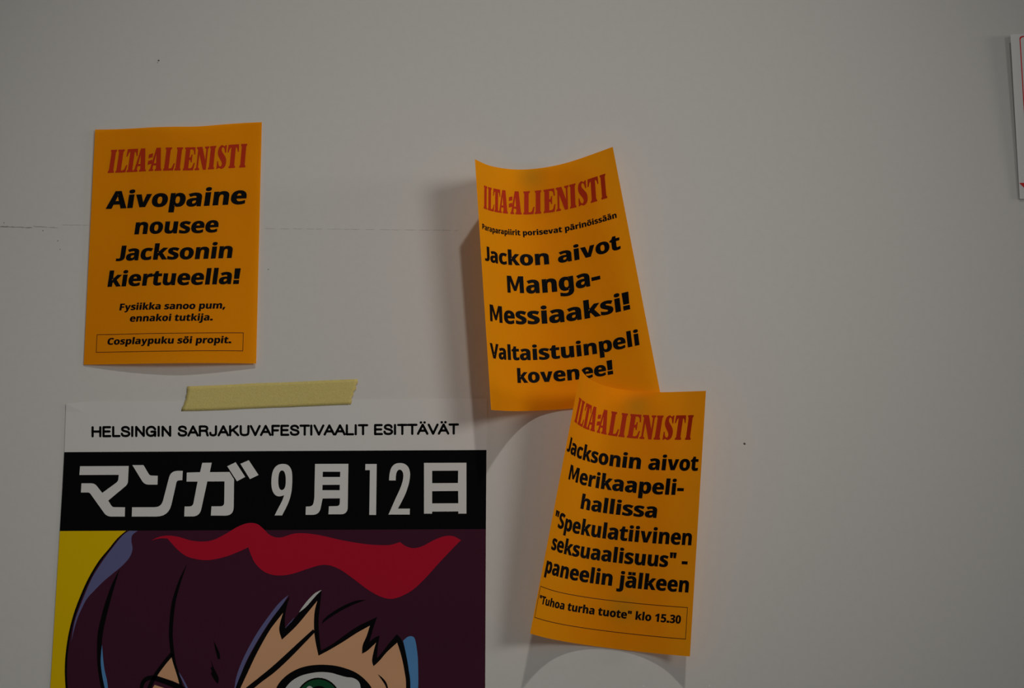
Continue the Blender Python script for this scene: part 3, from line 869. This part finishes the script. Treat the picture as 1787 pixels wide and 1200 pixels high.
for shp, lb in zip(lines, ['thick black brow line', 'left black line of the small skin gap', 'right black line of the small skin gap', 'hooked black lash line', 'small black tick beside the eye']):
    o = inlay('face_line', [shp], lay(6), M_PBLACK, face)
    o['label'] = lb
ymid = 560
eye = inlay('eye', [[smooth(E([(60, 470), (90, 372), (150, 280), (250, 190), (380, 120), (520, 82), (680, 70), (850, 82), (1000, 120), (1130, 175), (1240, 260), (1330, 372), (1370, 520), (1330, 720), (1180, 920), (900, 1040), (600, 1050), (320, 960), (130, 780), (60, 600)]))]], lay(7), M_PBLACK, poster)
eye['label'] = 'large cartoon eye with a heavy black lid'
o = inlay('eye_white', [[smooth(E([(170, 470), (210, 372), (300, 275), (420, 210), (560, 176), (680, 165), (800, 175), (900, 203), (1000, 230), (1080, 240), (1142, 270), (1175, 315), (1187, 372), (1210, 520), (1190, 700), (1080, 870), (880, 980), (600, 990), (350, 900), (200, 740), (160, 590)]))]], lay(8), M_EYEW, eye)


def oval(cx, cy, rx, ry, n=40):
    return [(cx + rx * math.cos(2 * math.pi * i / n), cy + ry * math.sin(2 * math.pi * i / n)) for i in range(n)]


o = inlay('iris_ring', [[E(oval(635, 560, 300, 322))]], lay(9), M_PBLACK, eye)
o = inlay('iris', [[E(oval(635, 565, 282, 305))]], lay(10), M_GREEN, eye)
o['label'] = 'dark green iris'
o = inlay('pupil', [[E(oval(645, 560, 165, 215))]], lay(11), M_PBLACK, eye)
o = inlay('iris_glint', [[E(oval(523, 420, 52, 74))]], lay(12), M_EYEW, eye)

# ------------------------------------------------------------------ masking tape over the top edge of the poster
T = sh(290, 640, 4.964)
top = T([(185, 168), (480, 157), (780, 141), (1080, 131), (1370, 117), (1655, 105)])
bot = T([(130, 382), (440, 374), (740, 359), (1040, 348), (1330, 335), (1600, 324)])
left = T([(185, 168), (180, 200), (182, 235), (172, 262), (174, 290), (158, 318), (152, 345), (136, 362), (130, 382)])
right = T([(1655, 105), (1662, 132), (1640, 165), (1648, 195), (1624, 225), (1622, 262), (1606, 288), (1608, 308), (1600, 324)])
bm = bmesh.new()
g = []
tt, bb = cr(top, 6), cr(bot, 6)
ll, rr = left, right
nj = len(ll) - 1
for j in range(nj + 1):
    v = j / nj
    row = []
    for i in range(len(tt)):
        u = i / (len(tt) - 1)
        px = tt[i][0] * (1 - v) + bb[i][0] * v
        py = tt[i][1] * (1 - v) + bb[i][1] * v
        for e, w in ((ll, max(0, 1 - u * 14)), (rr, max(0, 1 - (1 - u) * 14))):
            c0 = e[0][0] * (1 - v) + e[-1][0] * v
            px += (e[j][0] - c0) * w
        wob = 0.00006 * math.sin(u * 37 + v * 4)
        row.append(bm.verts.new(at(px, py, 0.00105 + wob)))
    g.append(row)
for j in range(nj):
    for i in range(len(tt) - 1):
        f = bm.faces.new((g[j][i], g[j + 1][i], g[j + 1][i + 1], g[j][i + 1]))
        f.smooth = True
tape = mesh_ob('tape_strip', face_room(bm), M_TAPE)
so = tape.modifiers.new('thickness', 'SOLIDIFY')
so.thickness = 0.00015
so.offset = -1
tape['label'] = 'strip of yellowish masking tape with torn ends holding the top edge of the poster'
tape['category'] = 'tape'

# ------------------------------------------------------------------ white notice at the right edge
note = Sheet([(1763.3, 60.3, 5.5), (1772, 59.6, 4.3), (1790, 59, 2.4), (1830, 57.5, 1.5), (1900, 55.5, 1), (2190, 44, 1)],
             [(1779.6, 347, 2), (1790, 346.6, 1.5), (1815, 346, 1), (1900, 343, 1), (2200, 332, 1)])
root = thing('notice', note.S(0.5, 1.0), 'white notice with thin red frame line, at the far right edge', 'notice')
note.paper('paper_sheet', M_NOTICE, root)
ring = rounded([(.040, .012, .02), (.96, .012, .02), (.96, .86, .02), (.040, .86, .02)])
inner = rounded([(.0445, .019, .02), (.9555, .019, .02), (.9555, .853, .02), (.0445, .853, .02)])
o = note.ink('frame_line', [[ring, inner]], M_NRED, root)
o['label'] = 'thin red frame line with rounded corners'
o = note.ink('red_corner', [[[(.002, .905), (.90, .905), (.90, .955), (.055, .985)]]], M_NRED, root)
o['label'] = 'red printed wedge near the lower edge'
